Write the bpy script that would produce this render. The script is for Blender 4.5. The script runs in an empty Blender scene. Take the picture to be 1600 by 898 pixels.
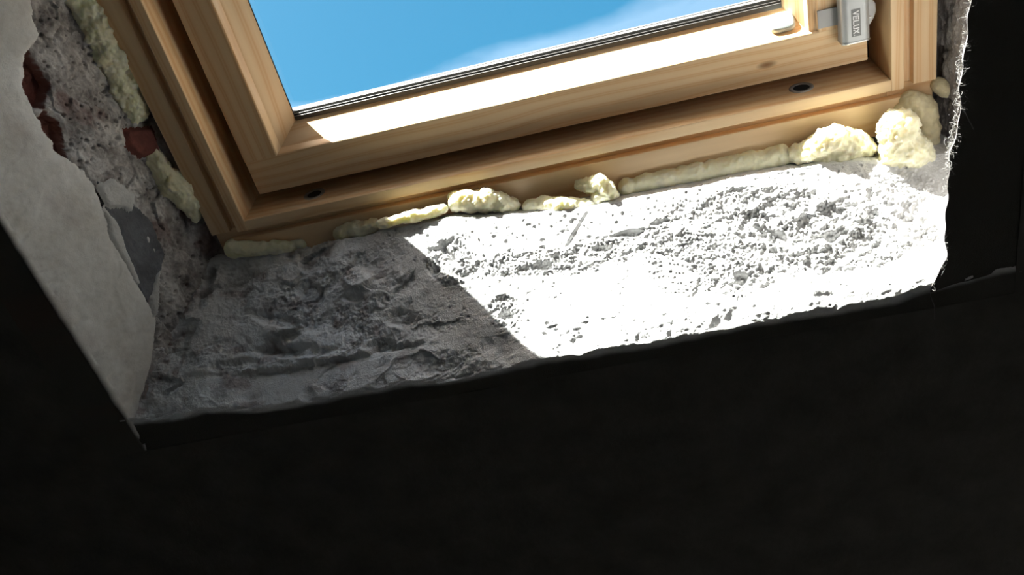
import bpy, math, numpy as np
from mathutils import Matrix, Vector
D = bpy.data
C = bpy.context.scene.collection
sc = bpy.context.scene

# ------------------------------------------------------------------ frames
# window frame: x along the sill, y up the roof slope, z out of the window into the room (metres)
PITCH = math.radians(40)
c_, s_ = math.cos(PITCH), math.sin(PITCH)
CAM = Vector((0.4151, 0.3910, 0.8613))
ROT = Matrix(((1, 0, 0), (0, -c_, -s_), (0, s_, -c_)))
ORG = Vector((0, 0, 1.62)) - ROT @ CAM
ORG.x = 0
ORG.y = 0
M = Matrix.Translation(ORG) @ ROT.to_4x4()

# ------------------------------------------------------------------ camera
cd = D.cameras.new('camera')
cam = D.objects.new('camera', cd)
C.objects.link(cam)
cd.sensor_width = 36
cd.lens = 1381.6 / 1600 * 36
cd.clip_start = 0.01
rgt = Vector((0.9713, -0.2373, -0.0131)).normalized()
upv = -Vector((-0.1915, -0.8143, 0.5480))
bck = rgt.cross(upv).normalized()
upv = bck.cross(rgt)
L = Matrix((rgt, upv, bck)).transposed().to_4x4()
L.translation = CAM
cam.matrix_world = M @ L
sc.camera = cam

# ------------------------------------------------------------------ sky, sun, exposure
SUN_LOCAL = Vector((1.05, -2.16, 1.0)).normalized()      # the way the light travels
sun_dir = -(ROT @ SUN_LOCAL)
sun_el = math.asin(sun_dir.z)
sun_az = math.atan2(sun_dir.x, sun_dir.y)
sd = D.lights.new('sun', 'SUN')
sd.energy = 58.0
sd.angle = math.radians(0.53)
sd.color = (1.0, 0.975, 0.93)
sun = D.objects.new('sun', sd)
C.objects.link(sun)
sun.matrix_world = Matrix.Translation((0, -3, 8)) @ sun_dir.to_track_quat('Z', 'Y').to_matrix().to_4x4()

w = D.worlds.new('sky')
sc.world = w
w.use_nodes = True
nt = w.node_tree
nt.nodes.clear()


def N(t, kind, **kw):
    n = t.nodes.new(kind)
    for k, v in kw.items():
        if k == 'op':
            n.operation = v
        elif isinstance(k, str) and hasattr(n, k) and k not in n.inputs:
            setattr(n, k, v)
        else:
            n.inputs[k].default_value = v
    return n


SKY_STRENGTH = 0.35
out = N(nt, 'ShaderNodeOutputWorld')
bg = N(nt, 'ShaderNodeBackground')
sky = N(nt, 'ShaderNodeTexSky')
sky.sky_type = 'NISHITA'
sky.sun_disc = False
sky.sun_elevation = sun_el
sky.sun_rotation = sun_az
sky.air_density = 1.0
sky.dust_density = 6.0  # heavy haze, set to lift the fill light in the shaded parts
sky.ozone_density = 1.5
tint = N(nt, 'ShaderNodeMix', data_type='RGBA', blend_type='MULTIPLY')
# deep blue leans to cyan; the whitish haze round the sun keeps its colour
spc = N(nt, 'ShaderNodeSeparateColor')
nt.links.new(sky.outputs[0], spc.inputs[0])
dv = N(nt, 'ShaderNodeMath', op='DIVIDE')
nt.links.new(spc.outputs[0], dv.inputs[0]); nt.links.new(spc.outputs[2], dv.inputs[1])
bl = N(nt, 'ShaderNodeMapRange')
bl.inputs['From Min'].default_value = 0.80
bl.inputs['From Max'].default_value = 0.45
nt.links.new(dv.outputs[0], bl.inputs['Value'])
nt.links.new(bl.outputs[0], tint.inputs[0])
tint.inputs[7].default_value = (0.55, 1.12, 0.94, 1)
hsv = N(nt, 'ShaderNodeHueSaturation', Saturation=1.42)
nt.links.new(sky.outputs[0], hsv.inputs['Color'])
nt.links.new(hsv.outputs[0], tint.inputs[6])
tc = N(nt, 'ShaderNodeTexCoord')
sep = N(nt, 'ShaderNodeSeparateXYZ')
nt.links.new(tc.outputs['Generated'], sep.inputs[0])
mp = N(nt, 'ShaderNodeMapping')
mp.inputs['Scale'].default_value = (2.2, 2.2, 7.0)
nt.links.new(tc.outputs['Generated'], mp.inputs[0])
nz = N(nt, 'ShaderNodeTexNoise', Scale=1.7, Detail=7.0, Roughness=0.55)
nt.links.new(mp.outputs[0], nz.inputs['Vector'])
# a cloud bank that climbs towards the east, ragged along its top
m1 = N(nt, 'ShaderNodeMath', op='MULTIPLY_ADD')
nt.links.new(sep.outputs[0], m1.inputs[0]); m1.inputs[1].default_value = -0.11
nt.links.new(sep.outputs[2], m1.inputs[2])
m2 = N(nt, 'ShaderNodeMath', op='MULTIPLY_ADD')
nt.links.new(nz.outputs[0], m2.inputs[0]); m2.inputs[1].default_value = 0.07
m3 = N(nt, 'ShaderNodeMath', op='SUBTRACT')
m3.inputs[0].default_value = 0.510
nt.links.new(m1.outputs[0], m3.inputs[1])
nt.links.new(m3.outputs[0], m2.inputs[2])
cr = N(nt, 'ShaderNodeMapRange')
cr.inputs['From Min'].default_value = -0.002
cr.inputs['From Max'].default_value = 0.016
nt.links.new(m2.outputs[0], cr.inputs['Value'])
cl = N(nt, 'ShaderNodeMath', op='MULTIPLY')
nzb = N(nt, 'ShaderNodeTexNoise', Scale=1.15, Detail=8.0, Roughness=0.6)  # scattered clouds, added mostly out of view to brighten the shaded surfaces
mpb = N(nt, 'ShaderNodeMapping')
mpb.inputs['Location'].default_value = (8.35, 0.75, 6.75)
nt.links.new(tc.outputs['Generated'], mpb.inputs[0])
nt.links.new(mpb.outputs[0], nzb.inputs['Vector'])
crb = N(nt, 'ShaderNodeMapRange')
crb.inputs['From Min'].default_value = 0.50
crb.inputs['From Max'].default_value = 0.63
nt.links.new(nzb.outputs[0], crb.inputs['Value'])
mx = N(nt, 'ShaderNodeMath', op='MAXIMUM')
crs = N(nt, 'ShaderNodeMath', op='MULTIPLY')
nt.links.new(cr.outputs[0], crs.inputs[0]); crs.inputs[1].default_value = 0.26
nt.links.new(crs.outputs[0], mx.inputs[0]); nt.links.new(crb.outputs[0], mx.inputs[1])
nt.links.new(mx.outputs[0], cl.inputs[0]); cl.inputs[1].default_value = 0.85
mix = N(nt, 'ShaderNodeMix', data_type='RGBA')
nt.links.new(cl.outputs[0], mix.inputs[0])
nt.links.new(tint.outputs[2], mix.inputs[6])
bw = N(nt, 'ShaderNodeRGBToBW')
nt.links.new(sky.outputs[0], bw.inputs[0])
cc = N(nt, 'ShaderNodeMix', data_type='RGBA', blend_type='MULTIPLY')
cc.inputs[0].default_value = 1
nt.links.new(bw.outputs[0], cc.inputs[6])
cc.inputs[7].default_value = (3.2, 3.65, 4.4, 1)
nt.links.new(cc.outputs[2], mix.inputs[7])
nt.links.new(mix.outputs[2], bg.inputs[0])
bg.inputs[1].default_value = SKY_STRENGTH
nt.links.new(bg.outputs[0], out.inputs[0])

sc.view_settings.view_transform = 'Standard'
sc.view_settings.look = 'None'
sc.view_settings.gamma = 1
sc.view_settings.use_curve_mapping = False
sc.view_settings.exposure = 0.0
sc.cycles.max_bounces = 10
sc.cycles.transparent_max_bounces = 12

# ------------------------------------------------------------------ noise in numpy
RS = np.random.RandomState(7)
PERM = RS.permutation(4096)
RND = RS.rand(4096, 4)


def _h(ix, iy, seed):
    return PERM[(PERM[(ix + seed * 131) & 4095] + iy) & 4095]


def perlin(x, y, seed=0):
    ix = np.floor(x).astype(np.int64); iy = np.floor(y).astype(np.int64)
    fx = x - ix; fy = y - iy
    u = fx * fx * fx * (fx * (fx * 6 - 15) + 10); v = fy * fy * fy * (fy * (fy * 6 - 15) + 10)

    def g(a, b):
        an = RND[_h(ix + a, iy + b, seed), 0] * 2 * math.pi
        return np.cos(an) * (fx - a) + np.sin(an) * (fy - b)
    return (g(0, 0) * (1 - u) + g(1, 0) * u) * (1 - v) + (g(0, 1) * (1 - u) + g(1, 1) * u) * v


def fbm(x, y, octv=4, seed=0, rough=0.5):
    o = 0; a = 1.0
    for i in range(octv):
        o = o + a * perlin(x * 2 ** i + 17.3 * i, y * 2 ** i - 9.1 * i, seed + i)
        a *= rough
    return o


def ridged(x, y, octv=3, seed=0, rough=0.5):
    o = 0; a = 1.0
    for i in range(octv):
        o = o + a * (1 - 2.6 * np.abs(perlin(x * 2 ** i + 3.3 * i, y * 2 ** i + 5.1 * i, seed + i)))
        a *= rough
    return o


def worley(x, y, seed=0, jit=0.9):
    """F1, F2, random numbers of the nearest cell, offset to its centre"""
    ix = np.floor(x).astype(np.int64); iy = np.floor(y).astype(np.int64)
    f1 = np.full(x.shape, 9.0); f2 = np.full(x.shape, 9.0)
    rid = np.zeros(x.shape, np.int64); ox = np.zeros(x.shape); oy = np.zeros(x.shape)
    for a in (-1, 0, 1):
        for b in (-1, 0, 1):
            k = _h(ix + a, iy + b, seed)
            dx = x - (ix + a + 0.5 + jit * (RND[k, 1] - 0.5)); dy = y - (iy + b + 0.5 + jit * (RND[k, 2] - 0.5))
            d = np.sqrt(dx * dx + dy * dy)
            near = d < f1
            f2 = np.where(near, f1, np.minimum(f2, d))
            rid = np.where(near, k, rid); ox = np.where(near, dx, ox); oy = np.where(near, dy, oy)
            f1 = np.where(near, d, f1)
    return f1, f2, rid, ox, oy


def facets(x, y, seed=0, tilt=0.8):
    """broken-stone faces: every cell its own height and tilt"""
    f1, f2, rid, ox, oy = worley(x, y, seed)
    return (RND[rid, 3] - 0.5) + tilt * (ox * (RND[rid, 0] - 0.5) + oy * (RND[(rid + 77) & 4095, 0] - 0.5)) * 2


def pits(x, y, cell, prob, rmin, rmax, seed):
    """sparse round holes, 0 outside, 1 at their bottom"""
    f1, f2, rid, ox, oy = worley(x / cell, y / cell, seed, 0.8)
    r = rmin + (rmax - rmin) * RND[rid, 3] ** 2
    d = f1 * cell + 0.25 * r * perlin(x / (0.6 * rmax), y / (0.6 * rmax), seed + 5)
    return np.where(RND[rid, 0] < prob, np.clip((r - d) / (0.55 * r), 0, 1), 0)


def sst(a, b, x):
    t = np.clip((x - a) / (b - a), 0, 1)
    return t * t * (3 - 2 * t)


def blob(x, y, cx, cy, rx, ry, ang=0.0):
    ca, sa = math.cos(ang), math.sin(ang)
    u = ((x - cx) * ca + (y - cy) * sa) / rx; v = (-(x - cx) * sa + (y - cy) * ca) / ry
    return 1 - sst(0.55, 1.15, np.sqrt(u * u + v * v))


def sdpoly(x, y, P):
    """signed distance to a polygon, negative inside"""
    d = np.full(x.shape, 9.0); ins = np.zeros(x.shape, bool)
    n = len(P)
    for i in range(n):
        ax, ay = P[i]; bx, by = P[(i + 1) % n]
        ex, ey = bx - ax, by - ay
        t = np.clip(((x - ax) * ex + (y - ay) * ey) / (ex * ex + ey * ey), 0, 1)
        d = np.minimum(d, np.hypot(x - ax - t * ex, y - ay - t * ey))
        cond = (ay > y) != (by > y)
        with np.errstate(divide='ignore', invalid='ignore'):
            xx = ax + (y - ay) * ex / (ey if ey else 1e-12)
        ins ^= cond & (x < xx)
    return np.where(ins, -d, d)


# ------------------------------------------------------------------ materials
def mat(name):
    m = D.materials.new(name)
    m.use_nodes = True
    return m, m.node_tree, m.node_tree.nodes['Principled BSDF']


def lk(t, a, b):
    t.links.new(a, b)


def ramp(t, src, stops):
    r = N(t, 'ShaderNodeValToRGB')
    e = r.color_ramp.elements
    e[0].position, e[0].color = stops[0][0], (*stops[0][1], 1)
    e[1].position, e[1].color = stops[-1][0], (*stops[-1][1], 1)
    for p, c in stops[1:-1]:
        k = e.new(p); k.color = (*c, 1)
    lk(t, src, r.inputs[0])
    return r.outputs[0]


def mixc(t, f, a, b, mode='MIX'):
    n = N(t, 'ShaderNodeMix', data_type='RGBA', blend_type=mode)
    for s, i in ((f, 0), (a, 6), (b, 7)):
        if hasattr(s, 'links'):
            lk(t, s, n.inputs[i])
        else:
            n.inputs[i].default_value = s if i == 0 else (*s, 1)
    return n.outputs[2]


def noise(t, vec, scale, detail=4, rough=0.55, dist=0.0):
    n = N(t, 'ShaderNodeTexNoise', Scale=scale, Detail=detail, Roughness=rough, Distortion=dist)
    lk(t, vec, n.inputs['Vector'])
    return n.outputs[0]


def coords(t, scale=(1, 1, 1)):
    a = N(t, 'ShaderNodeTexCoord'); b = N(t, 'ShaderNodeMapping')
    b.inputs['Scale'].default_value = scale
    lk(t, a.outputs['Object'], b.inputs[0])
    return b.outputs[0]


def bump(t, bsdf, h, dist, strength=1.0):
    b = N(t, 'ShaderNodeBump', Strength=strength, Distance=dist)
    lk(t, h, b.inputs['Height'])
    lk(t, b.outputs[0], bsdf.inputs['Normal'])


def concrete(name, dark, mid, light, fine=0.0009):
    """colour from the 'tone' of each point (dust, bare aggregate, painted fill light) and fine grain"""
    m, t, b = mat(name)
    v = coords(t)
    at = N(t, 'ShaderNodeAttribute'); at.attribute_name = 'tone'
    n1 = noise(t, v, 260, 5, 0.65)
    n2 = noise(t, v, 45, 4, 0.6)
    a = N(t, 'ShaderNodeMath', op='MULTIPLY_ADD'); lk(t, n1, a.inputs[0]); a.inputs[1].default_value = 0.5
    lk(t, at.outputs['Fac'], a.inputs[2])
    a2 = N(t, 'ShaderNodeMath', op='MULTIPLY_ADD'); lk(t, n2, a2.inputs[0]); a2.inputs[1].default_value = 0.4
    lk(t, a.outputs[0], a2.inputs[2])
    a3 = N(t, 'ShaderNodeMath', op='SUBTRACT'); lk(t, a2.outputs[0], a3.inputs[0]); a3.inputs[1].default_value = 0.45
    col = ramp(t, a3.outputs[0], [(0.0, dark), (0.5, mid), (1.0, light)])
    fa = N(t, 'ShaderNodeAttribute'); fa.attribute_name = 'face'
    col = mixc(t, fa.outputs['Fac'], col, (0.075, 0.070, 0.062))  # past the arris: the ceiling colour with its shade put in
    red = N(t, 'ShaderNodeAttribute'); red.attribute_name = 'rust'
    col = mixc(t, red.outputs['Fac'], col, (0.16, 0.05, 0.035))
    lk(t, col, b.inputs['Base Color'])
    b.inputs['Roughness'].default_value = 0.95
    b.inputs['Specular IOR Level'].default_value = 0.15
    bump(t, b, noise(t, v, 700, 4, 0.7), fine)
    return m


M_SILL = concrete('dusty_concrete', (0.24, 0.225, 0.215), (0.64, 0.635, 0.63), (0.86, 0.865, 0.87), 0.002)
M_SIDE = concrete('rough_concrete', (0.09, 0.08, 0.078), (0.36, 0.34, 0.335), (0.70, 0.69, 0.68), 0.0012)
M_PLAST = concrete('old_plaster', (0.40, 0.35, 0.31), (0.59, 0.575, 0.54), (0.74, 0.73, 0.71), 0.0004)


def plain(name, col, rough=0.6, metal=0.0, var=0.0, scale=80, bmp=0.0, sss=0.0):
    m, t, b = mat(name)
    b.inputs['Roughness'].default_value = rough
    b.inputs['Metallic'].default_value = metal
    v = coords(t)
    n = noise(t, v, scale, 5, 0.6)
    lo = tuple(max(0, c * (1 - var)) for c in col); hi = tuple(min(1, c * (1 + var)) for c in col)
    lk(t, ramp(t, n, [(0.3, lo), (0.7, hi)]), b.inputs['Base Color'])
    if bmp:
        bump(t, b, noise(t, v, scale * 4, 4, 0.6), bmp)
    if sss:
        b.inputs['Subsurface Weight'].default_value = sss
        b.inputs['Subsurface Radius'].default_value = (1.0, 0.85, 0.5)
        b.inputs['Subsurface Scale'].default_value = 0.012
    return m


M_CEIL = plain('shade_coloured_ceiling', (0.075, 0.070, 0.062), 0.9, var=0.25, scale=20, bmp=0.001)  # unlit plaster; its shade is put into this near-black base colour
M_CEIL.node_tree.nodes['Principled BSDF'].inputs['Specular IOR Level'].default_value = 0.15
M_WALL = plain('room_plaster', (0.80, 0.79, 0.77), 0.9, var=0.1, scale=6)
M_FLOOR = plain('floor_screed', (0.62, 0.60, 0.57), 0.85, var=0.2, scale=8)
M_ROOF = plain('roof_underlay', (0.08, 0.08, 0.085), 0.8, var=0.1)
M_ALU = plain('brushed_aluminium', (0.62, 0.63, 0.64), 0.34, 0.85, var=0.03, scale=300)
M_SILV = plain('silver_lacquer', (0.50, 0.52, 0.53), 0.38, 0.35, var=0.02)
M_STEEL = plain('grey_steel', (0.40, 0.40, 0.40), 0.45, 0.5, var=0.04)
M_SPACER = plain('spacer_aluminium', (0.13, 0.125, 0.12), 0.45, 0.5, var=0.05)
M_RUBBER = plain('black_rubber', (0.022, 0.022, 0.024), 0.6)
M_GASKET = plain('grey_gasket', (0.075, 0.07, 0.066), 0.5)
M_DARK = plain('socket_shade_disc', (0.012, 0.011, 0.01), 0.9)
M_PLATE = plain('nameplate_grey', (0.23, 0.24, 0.24), 0.5, 0.2)
M_CAP = plain('pale_plastic', (0.36, 0.41, 0.40), 0.4, var=0.02)
M_SLATE = plain('slate', (0.10, 0.105, 0.12), 0.62, var=0.35, scale=45, bmp=0.0015)
M_BRICK = plain('red_brick', (0.17, 0.055, 0.045), 0.9, var=0.35, scale=60, bmp=0.001)
M_LIME = plain('white_lime', (0.55, 0.55, 0.54), 0.9, var=0.1, scale=90, bmp=0.001)
M_FIBRE = plain('dusty_cobweb', (0.30, 0.29, 0.28), 0.9)
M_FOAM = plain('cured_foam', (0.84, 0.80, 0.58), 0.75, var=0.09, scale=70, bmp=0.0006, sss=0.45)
M_FOAM2 = plain('shade_coloured_foam', (0.62, 0.55, 0.36), 0.75, var=0.16, scale=60, bmp=0.0006, sss=0.35)  # same foam, with its shade put into a darker colour


def wood(name, axis, knots=(), base=0.0):
    m, t, b = mat(name)
    sca = [1.0, 1.0, 1.0]
    sca['xyz'.index(axis)] = 0.045
    v = coords(t, tuple(sca))
    raw = coords(t)
    wv = N(t, 'ShaderNodeTexNoise', Scale=95.0, Detail=3.0, Roughness=0.5)
    lk(t, v, wv.inputs['Vector'])
    # growth rings cut lengthwise
    bands = N(t, 'ShaderNodeTexWave')
    bands.wave_type = 'RINGS'
    bands.rings_direction = axis.upper()
    bands.inputs['Scale'].default_value = 30
    bands.inputs['Distortion'].default_value = 9.0
    bands.inputs['Detail'].default_value = 2.0
    bands.inputs['Detail Scale'].default_value = 0.45
    mp2 = N(t, 'ShaderNodeMapping')
    s2 = [1.0, 1.0, 1.0]; s2['xyz'.index(axis)] = 0.2
    mp2.inputs['Scale'].default_value = s2
    mp2.inputs['Location'].default_value = (0.031 + base, 0.027, 0.043 + base)
    a = N(t, 'ShaderNodeTexCoord')
    lk(t, a.outputs['Object'], mp2.inputs[0])
    lk(t, mp2.outputs[0], bands.inputs['Vector'])
    c1 = ramp(t, bands.outputs['Fac'], [(0.0, (0.86, 0.63, 0.385)), (0.6, (0.84, 0.59, 0.345)), (0.92, (0.77, 0.475, 0.24)), (1.0, (0.82, 0.555, 0.31))])
    c2 = ramp(t, wv.outputs[0], [(0.35, (0.90, 0.87, 0.83)), (0.65, (1.0, 1.0, 1.0))])
    col = mixc(t, 0.75, c1, c2, 'MULTIPLY')
    for (kx, ky, kz, r) in knots:
        mm = N(t, 'ShaderNodeMapping'); mm.vector_type = 'TEXTURE'
        mm.inputs['Location'].default_value = (kx, ky, kz)
        s3 = [r, r, r]; s3['xyz'.index(axis)] = r * 2.6
        mm.inputs['Scale'].default_value = s3
        lk(t, a.outputs['Object'], mm.inputs[0])
        ln = N(t, 'ShaderNodeVectorMath', op='LENGTH'); lk(t, mm.outputs[0], ln.inputs[0])
        f = ramp(t, ln.outputs['Value'], [(0.0, (1, 1, 1)), (0.45, (0.75, 0.75, 0.75)), (1.0, (0, 0, 0))])
        col = mixc(t, f, col, (0.27, 0.12, 0.045))
    lk(t, col, b.inputs['Base Color'])
    b.inputs['Roughness'].default_value = 0.42
    b.inputs['Specular IOR Level'].default_value = 0.4
    bump(t, b, wv.outputs[0], 0.0004, 0.4)
    return m


M_WX = wood('pine_rail', 'x', knots=((0.249, 0.0625, -0.044, 0.0035), (0.585, 0.0345, -0.0255, 0.0045), (0.570, 0.0700, -0.0450, 0.0022)))
M_WX2 = wood('pine_sill', 'x', base=0.05)
M_WY = wood('pine_stile', 'y', base=0.021)
M_WY2 = wood('pine_jamb', 'y', base=0.083)

mg = D.materials.new('window_glass'); mg.use_nodes = True
t = mg.node_tree; t.nodes.clear()
o = N(t, 'ShaderNodeOutputMaterial'); ms = N(t, 'ShaderNodeMixShader')
fr = N(t, 'ShaderNodeFresnel', IOR=1.5); tr = N(t, 'ShaderNodeBsdfTransparent'); gl = N(t, 'ShaderNodeBsdfGlossy')
tr.inputs[0].default_value = (0.975, 0.985, 0.98, 1); gl.inputs['Roughness'].default_value = 0.0
ge = N(t, 'ShaderNodeNewGeometry'); inv = N(t, 'ShaderNodeMath', op='SUBTRACT'); inv.inputs[0].default_value = 1.0
lk(t, ge.outputs['Backfacing'], inv.inputs[1]); fm = N(t, 'ShaderNodeMath', op='MULTIPLY'); lk(t, fr.outputs[0], fm.inputs[0]); lk(t, inv.outputs[0], fm.inputs[1])
lk(t, fm.outputs[0], ms.inputs[0]); lk(t, tr.outputs[0], ms.inputs[1]); lk(t, gl.outputs[0], ms.inputs[2]); lk(t, ms.outputs[0], o.inputs[0])


# ------------------------------------------------------------------ object helpers
def tag(o, label=None, cat=None, group=None, kind=None):
    for k, v in (('label', label), ('category', cat), ('group', group), ('kind', kind)):
        if v:
            o[k] = v
    return o


def root(name, loc=(0, 0, 0)):
    o = D.objects.new(name, None)
    o.empty_display_size = 0.05
    C.objects.link(o)
    o.matrix_world = M @ Matrix.Translation(loc)
    return o


def link(name, me, m, parent=None, loc=None):
    o = D.objects.new(name, me)
    C.objects.link(o)
    if m:
        me.materials.append(m)
    if parent is not None:
        o.parent = parent
        if loc is not None:
            o.matrix_local = Matrix.Translation(loc)
    else:
        o.matrix_world = M if loc is None else M @ Matrix.Translation(loc)
    return o


def mesh(name, V, F, smooth=False):
    me = D.meshes.new(name)
    me.from_pydata([tuple(v) for v in V], [], F)
    me.update()
    if smooth:
        me.shade_smooth()
    return me


def bevel(o, width, seg=2, ang=30):
    b = o.modifiers.new('bevel', 'BEVEL')
    b.width = width; b.segments = seg; b.limit_method = 'ANGLE'; b.angle_limit = math.radians(ang)
    return o


def prism(polys, axis, a, b):
    """extrude polygons along an axis; each polygon is in the two other axes, in xyz order"""
    V, F = [], []
    ai = 'xyz'.index(axis)
    for P in polys:
        n = len(P); k = len(V)
        for s in (a, b):
            for p in P:
                q = list(p); q.insert(ai, s); V.append(q)
        for i in range(n):
            j = (i + 1) % n
            F.append((k + i, k + j, k + n + j, k + n + i))
        F.append(tuple(k + i for i in range(n - 1, -1, -1)))
        F.append(tuple(k + n + i for i in range(n)))
    me = mesh('prism', V, F)
    import bmesh
    bm = bmesh.new(); bm.from_mesh(me)
    bmesh.ops.recalc_face_normals(bm, faces=bm.faces)
    bm.to_mesh(me); bm.free()
    return me


def boxes(*bb):
    V, F = [], []
    for (x0, x1, y0, y1, z0, z1) in bb:
        k = len(V)
        V += [(x, y, z) for z in (z0, z1) for y in (y0, y1) for x in (x0, x1)]
        F += [tuple(k + i for i in q) for q in ((0, 2, 3, 1), (4, 5, 7, 6), (0, 1, 5, 4), (2, 6, 7, 3), (0, 4, 6, 2), (1, 3, 7, 5))]
    return mesh('box', V, F)


def grid_mesh(name, P, tone=None, rust=None, keep=None, flip=False, face=None):
    nt_, ns_ = P.shape[:2]
    idx = np.arange(nt_ * ns_).reshape(nt_, ns_)
    q = np.stack([idx[:-1, :-1], idx[1:, :-1], idx[1:, 1:], idx[:-1, 1:]], -1).reshape(-1, 4)
    if flip:
        q = q[:, ::-1]
    V = P.reshape(-1, 3)
    if keep is not None:
        k = keep.reshape(-1)
        q = q[k[q].all(1)]
        used = np.zeros(len(V), bool); used[q.ravel()] = True
        re = np.cumsum(used) - 1
        q = re[q]; V = V[used]
    else:
        used = np.ones(len(V), bool)
    me = D.meshes.new(name)
    me.vertices.add(len(V)); me.vertices.foreach_set('co', np.ascontiguousarray(V, np.float32).ravel())
    me.loops.add(q.size); me.loops.foreach_set('vertex_index', np.ascontiguousarray(q, np.int32).ravel())
    me.polygons.add(len(q)); me.polygons.foreach_set('loop_start', np.arange(0, q.size, 4, dtype=np.int32))
    me.update(calc_edges=True)
    me.shade_smooth()
    for nm, arr in (('tone', tone), ('rust', rust), ('face', face)):
        if arr is not None:
            at = me.attributes.new(nm, 'FLOAT', 'POINT')
            at.data.foreach_set('value', np.ascontiguousarray(arr.reshape(-1)[used], np.float32))
    return me


def profile_grid(rear, edge, tail, r, ds, tdir):
    """base surface: straight from rear to the rounded edge, then on along the ceiling; (nt,3) arrays in"""
    u = (edge - rear); lu = np.linalg.norm(u, axis=1, keepdims=True); u = u / lu
    w = (tail - edge); lw = np.linalg.norm(w, axis=1, keepdims=True); w = w / lw
    a = edge - u * r; b = edge + w * r
    n1 = int((lu.mean() - r) / ds); n2 = max(6, int(1.6 * r / ds)); n3 = int(lw.mean() / (ds * 2.5))
    S = []
    for i in range(n1):
        S.append(rear + (a - rear) * (i / n1))
    for i in range(n2):
        k = i / n2
        S.append(a * (1 - k) ** 2 + 2 * edge * k * (1 - k) + b * k * k)
    for i in range(n3 + 1):
        S.append(b + (tail - b) * (i / n3))
    P = np.stack(S, 1)
    gt = np.gradient(P, axis=0); gs = np.gradient(P, axis=1)
    nrm = np.cross(gt, gs); nrm /= np.linalg.norm(nrm, axis=2, keepdims=True)
    s_i = np.concatenate([np.arange(n1) / n1, np.full(n2, 1.0) + np.arange(n2) / n2, 2 + np.arange(n3 + 1) / n3])
    return P, nrm, np.broadcast_to(s_i, P.shape[:2])


# ------------------------------------------------------------------ the room shell
ZC = 0.150                       # ceiling plane in the window frame


def slab(name, z0, z1, hole, ext, m):
    """slab parallel to the roof with a rectangular hole"""
    x0, x1, y0, y1 = ext; a0, a1, b0, b1 = hole
    x0, x1, y0, y1 = x0 - 0.25, x1 + 0.25, y0 - 0.25, y1 + 0.4
    me = boxes((x0, a0, y0, y1, z0, z1), (a1, x1, y0, y1, z0, z1), (a0, a1, y0, b0, z0, z1), (a0, a1, b1, y1, z0, z1))
    o = link(name, me, m)
    return tag(o, kind='structure')


EXT = (-1.9, 2.7, -1.0, 3.2)
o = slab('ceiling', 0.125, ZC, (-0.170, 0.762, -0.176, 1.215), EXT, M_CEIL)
tag(o, 'dark unlit sloping ceiling around the roof window opening', None)
o = slab('trim_1', -0.085, -0.045, (-0.0455, 0.7455, -0.0615, 1.1055), EXT, M_ROOF)
tag(o, 'roof deck around the window frame')


def wp(x, y, z):
    return ORG + ROT @ Vector((x, y, z))


eave = wp(0, EXT[2], -0.085); ridge = wp(0, EXT[3], -0.085)
X0, X1 = EXT[0] - 0.0, EXT[1] + 0.0
Y1w = wp(0, EXT[2], 0.15).y; Zc1 = wp(0, EXT[2], -0.085).z
Y0w = wp(0, EXT[3], 0.15).y; Zc0 = wp(0, EXT[3], -0.085).z


def wbox(name, x0, x1, y0, y1, z0, z1, m, label=None):
    o = D.objects.new(name, boxes((x0, x1, y0, y1, z0, z1)))
    C.objects.link(o); o.data.materials.append(m)
    return tag(o, label, kind='structure')


wbox('floor', X0, X1, Y0w - 0.1, Y1w + 0.1, -0.1, 0.0, M_FLOOR)
wbox('wall_front', X0, X1, Y1w, Y1w + 0.12, 0.0, Zc1, M_WALL)
wbox('wall_back', X0, X1, Y0w - 0.12, Y0w, 0.0, Zc0, M_WALL)
for nm, xa, xb in (('wall_left', X0 - 0.12, X0), ('wall_right', X1, X1 + 0.12)):
    P = [(Y0w - 0.3, 0.0), (Y1w + 0.3, 0.0), (Y1w + 0.3, eave.z), (ridge.y, ridge.z), (Y0w - 0.3, ridge.z)]
    o = D.objects.new(nm, prism([P], 'x', xa, xb)); C.objects.link(o); o.data.materials.append(M_WALL)
    tag(o, kind='structure')

# ------------------------------------------------------------------ bottom reveal: broken concrete
YT = 0.0885                       # grid step along (mm are set below)


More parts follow.
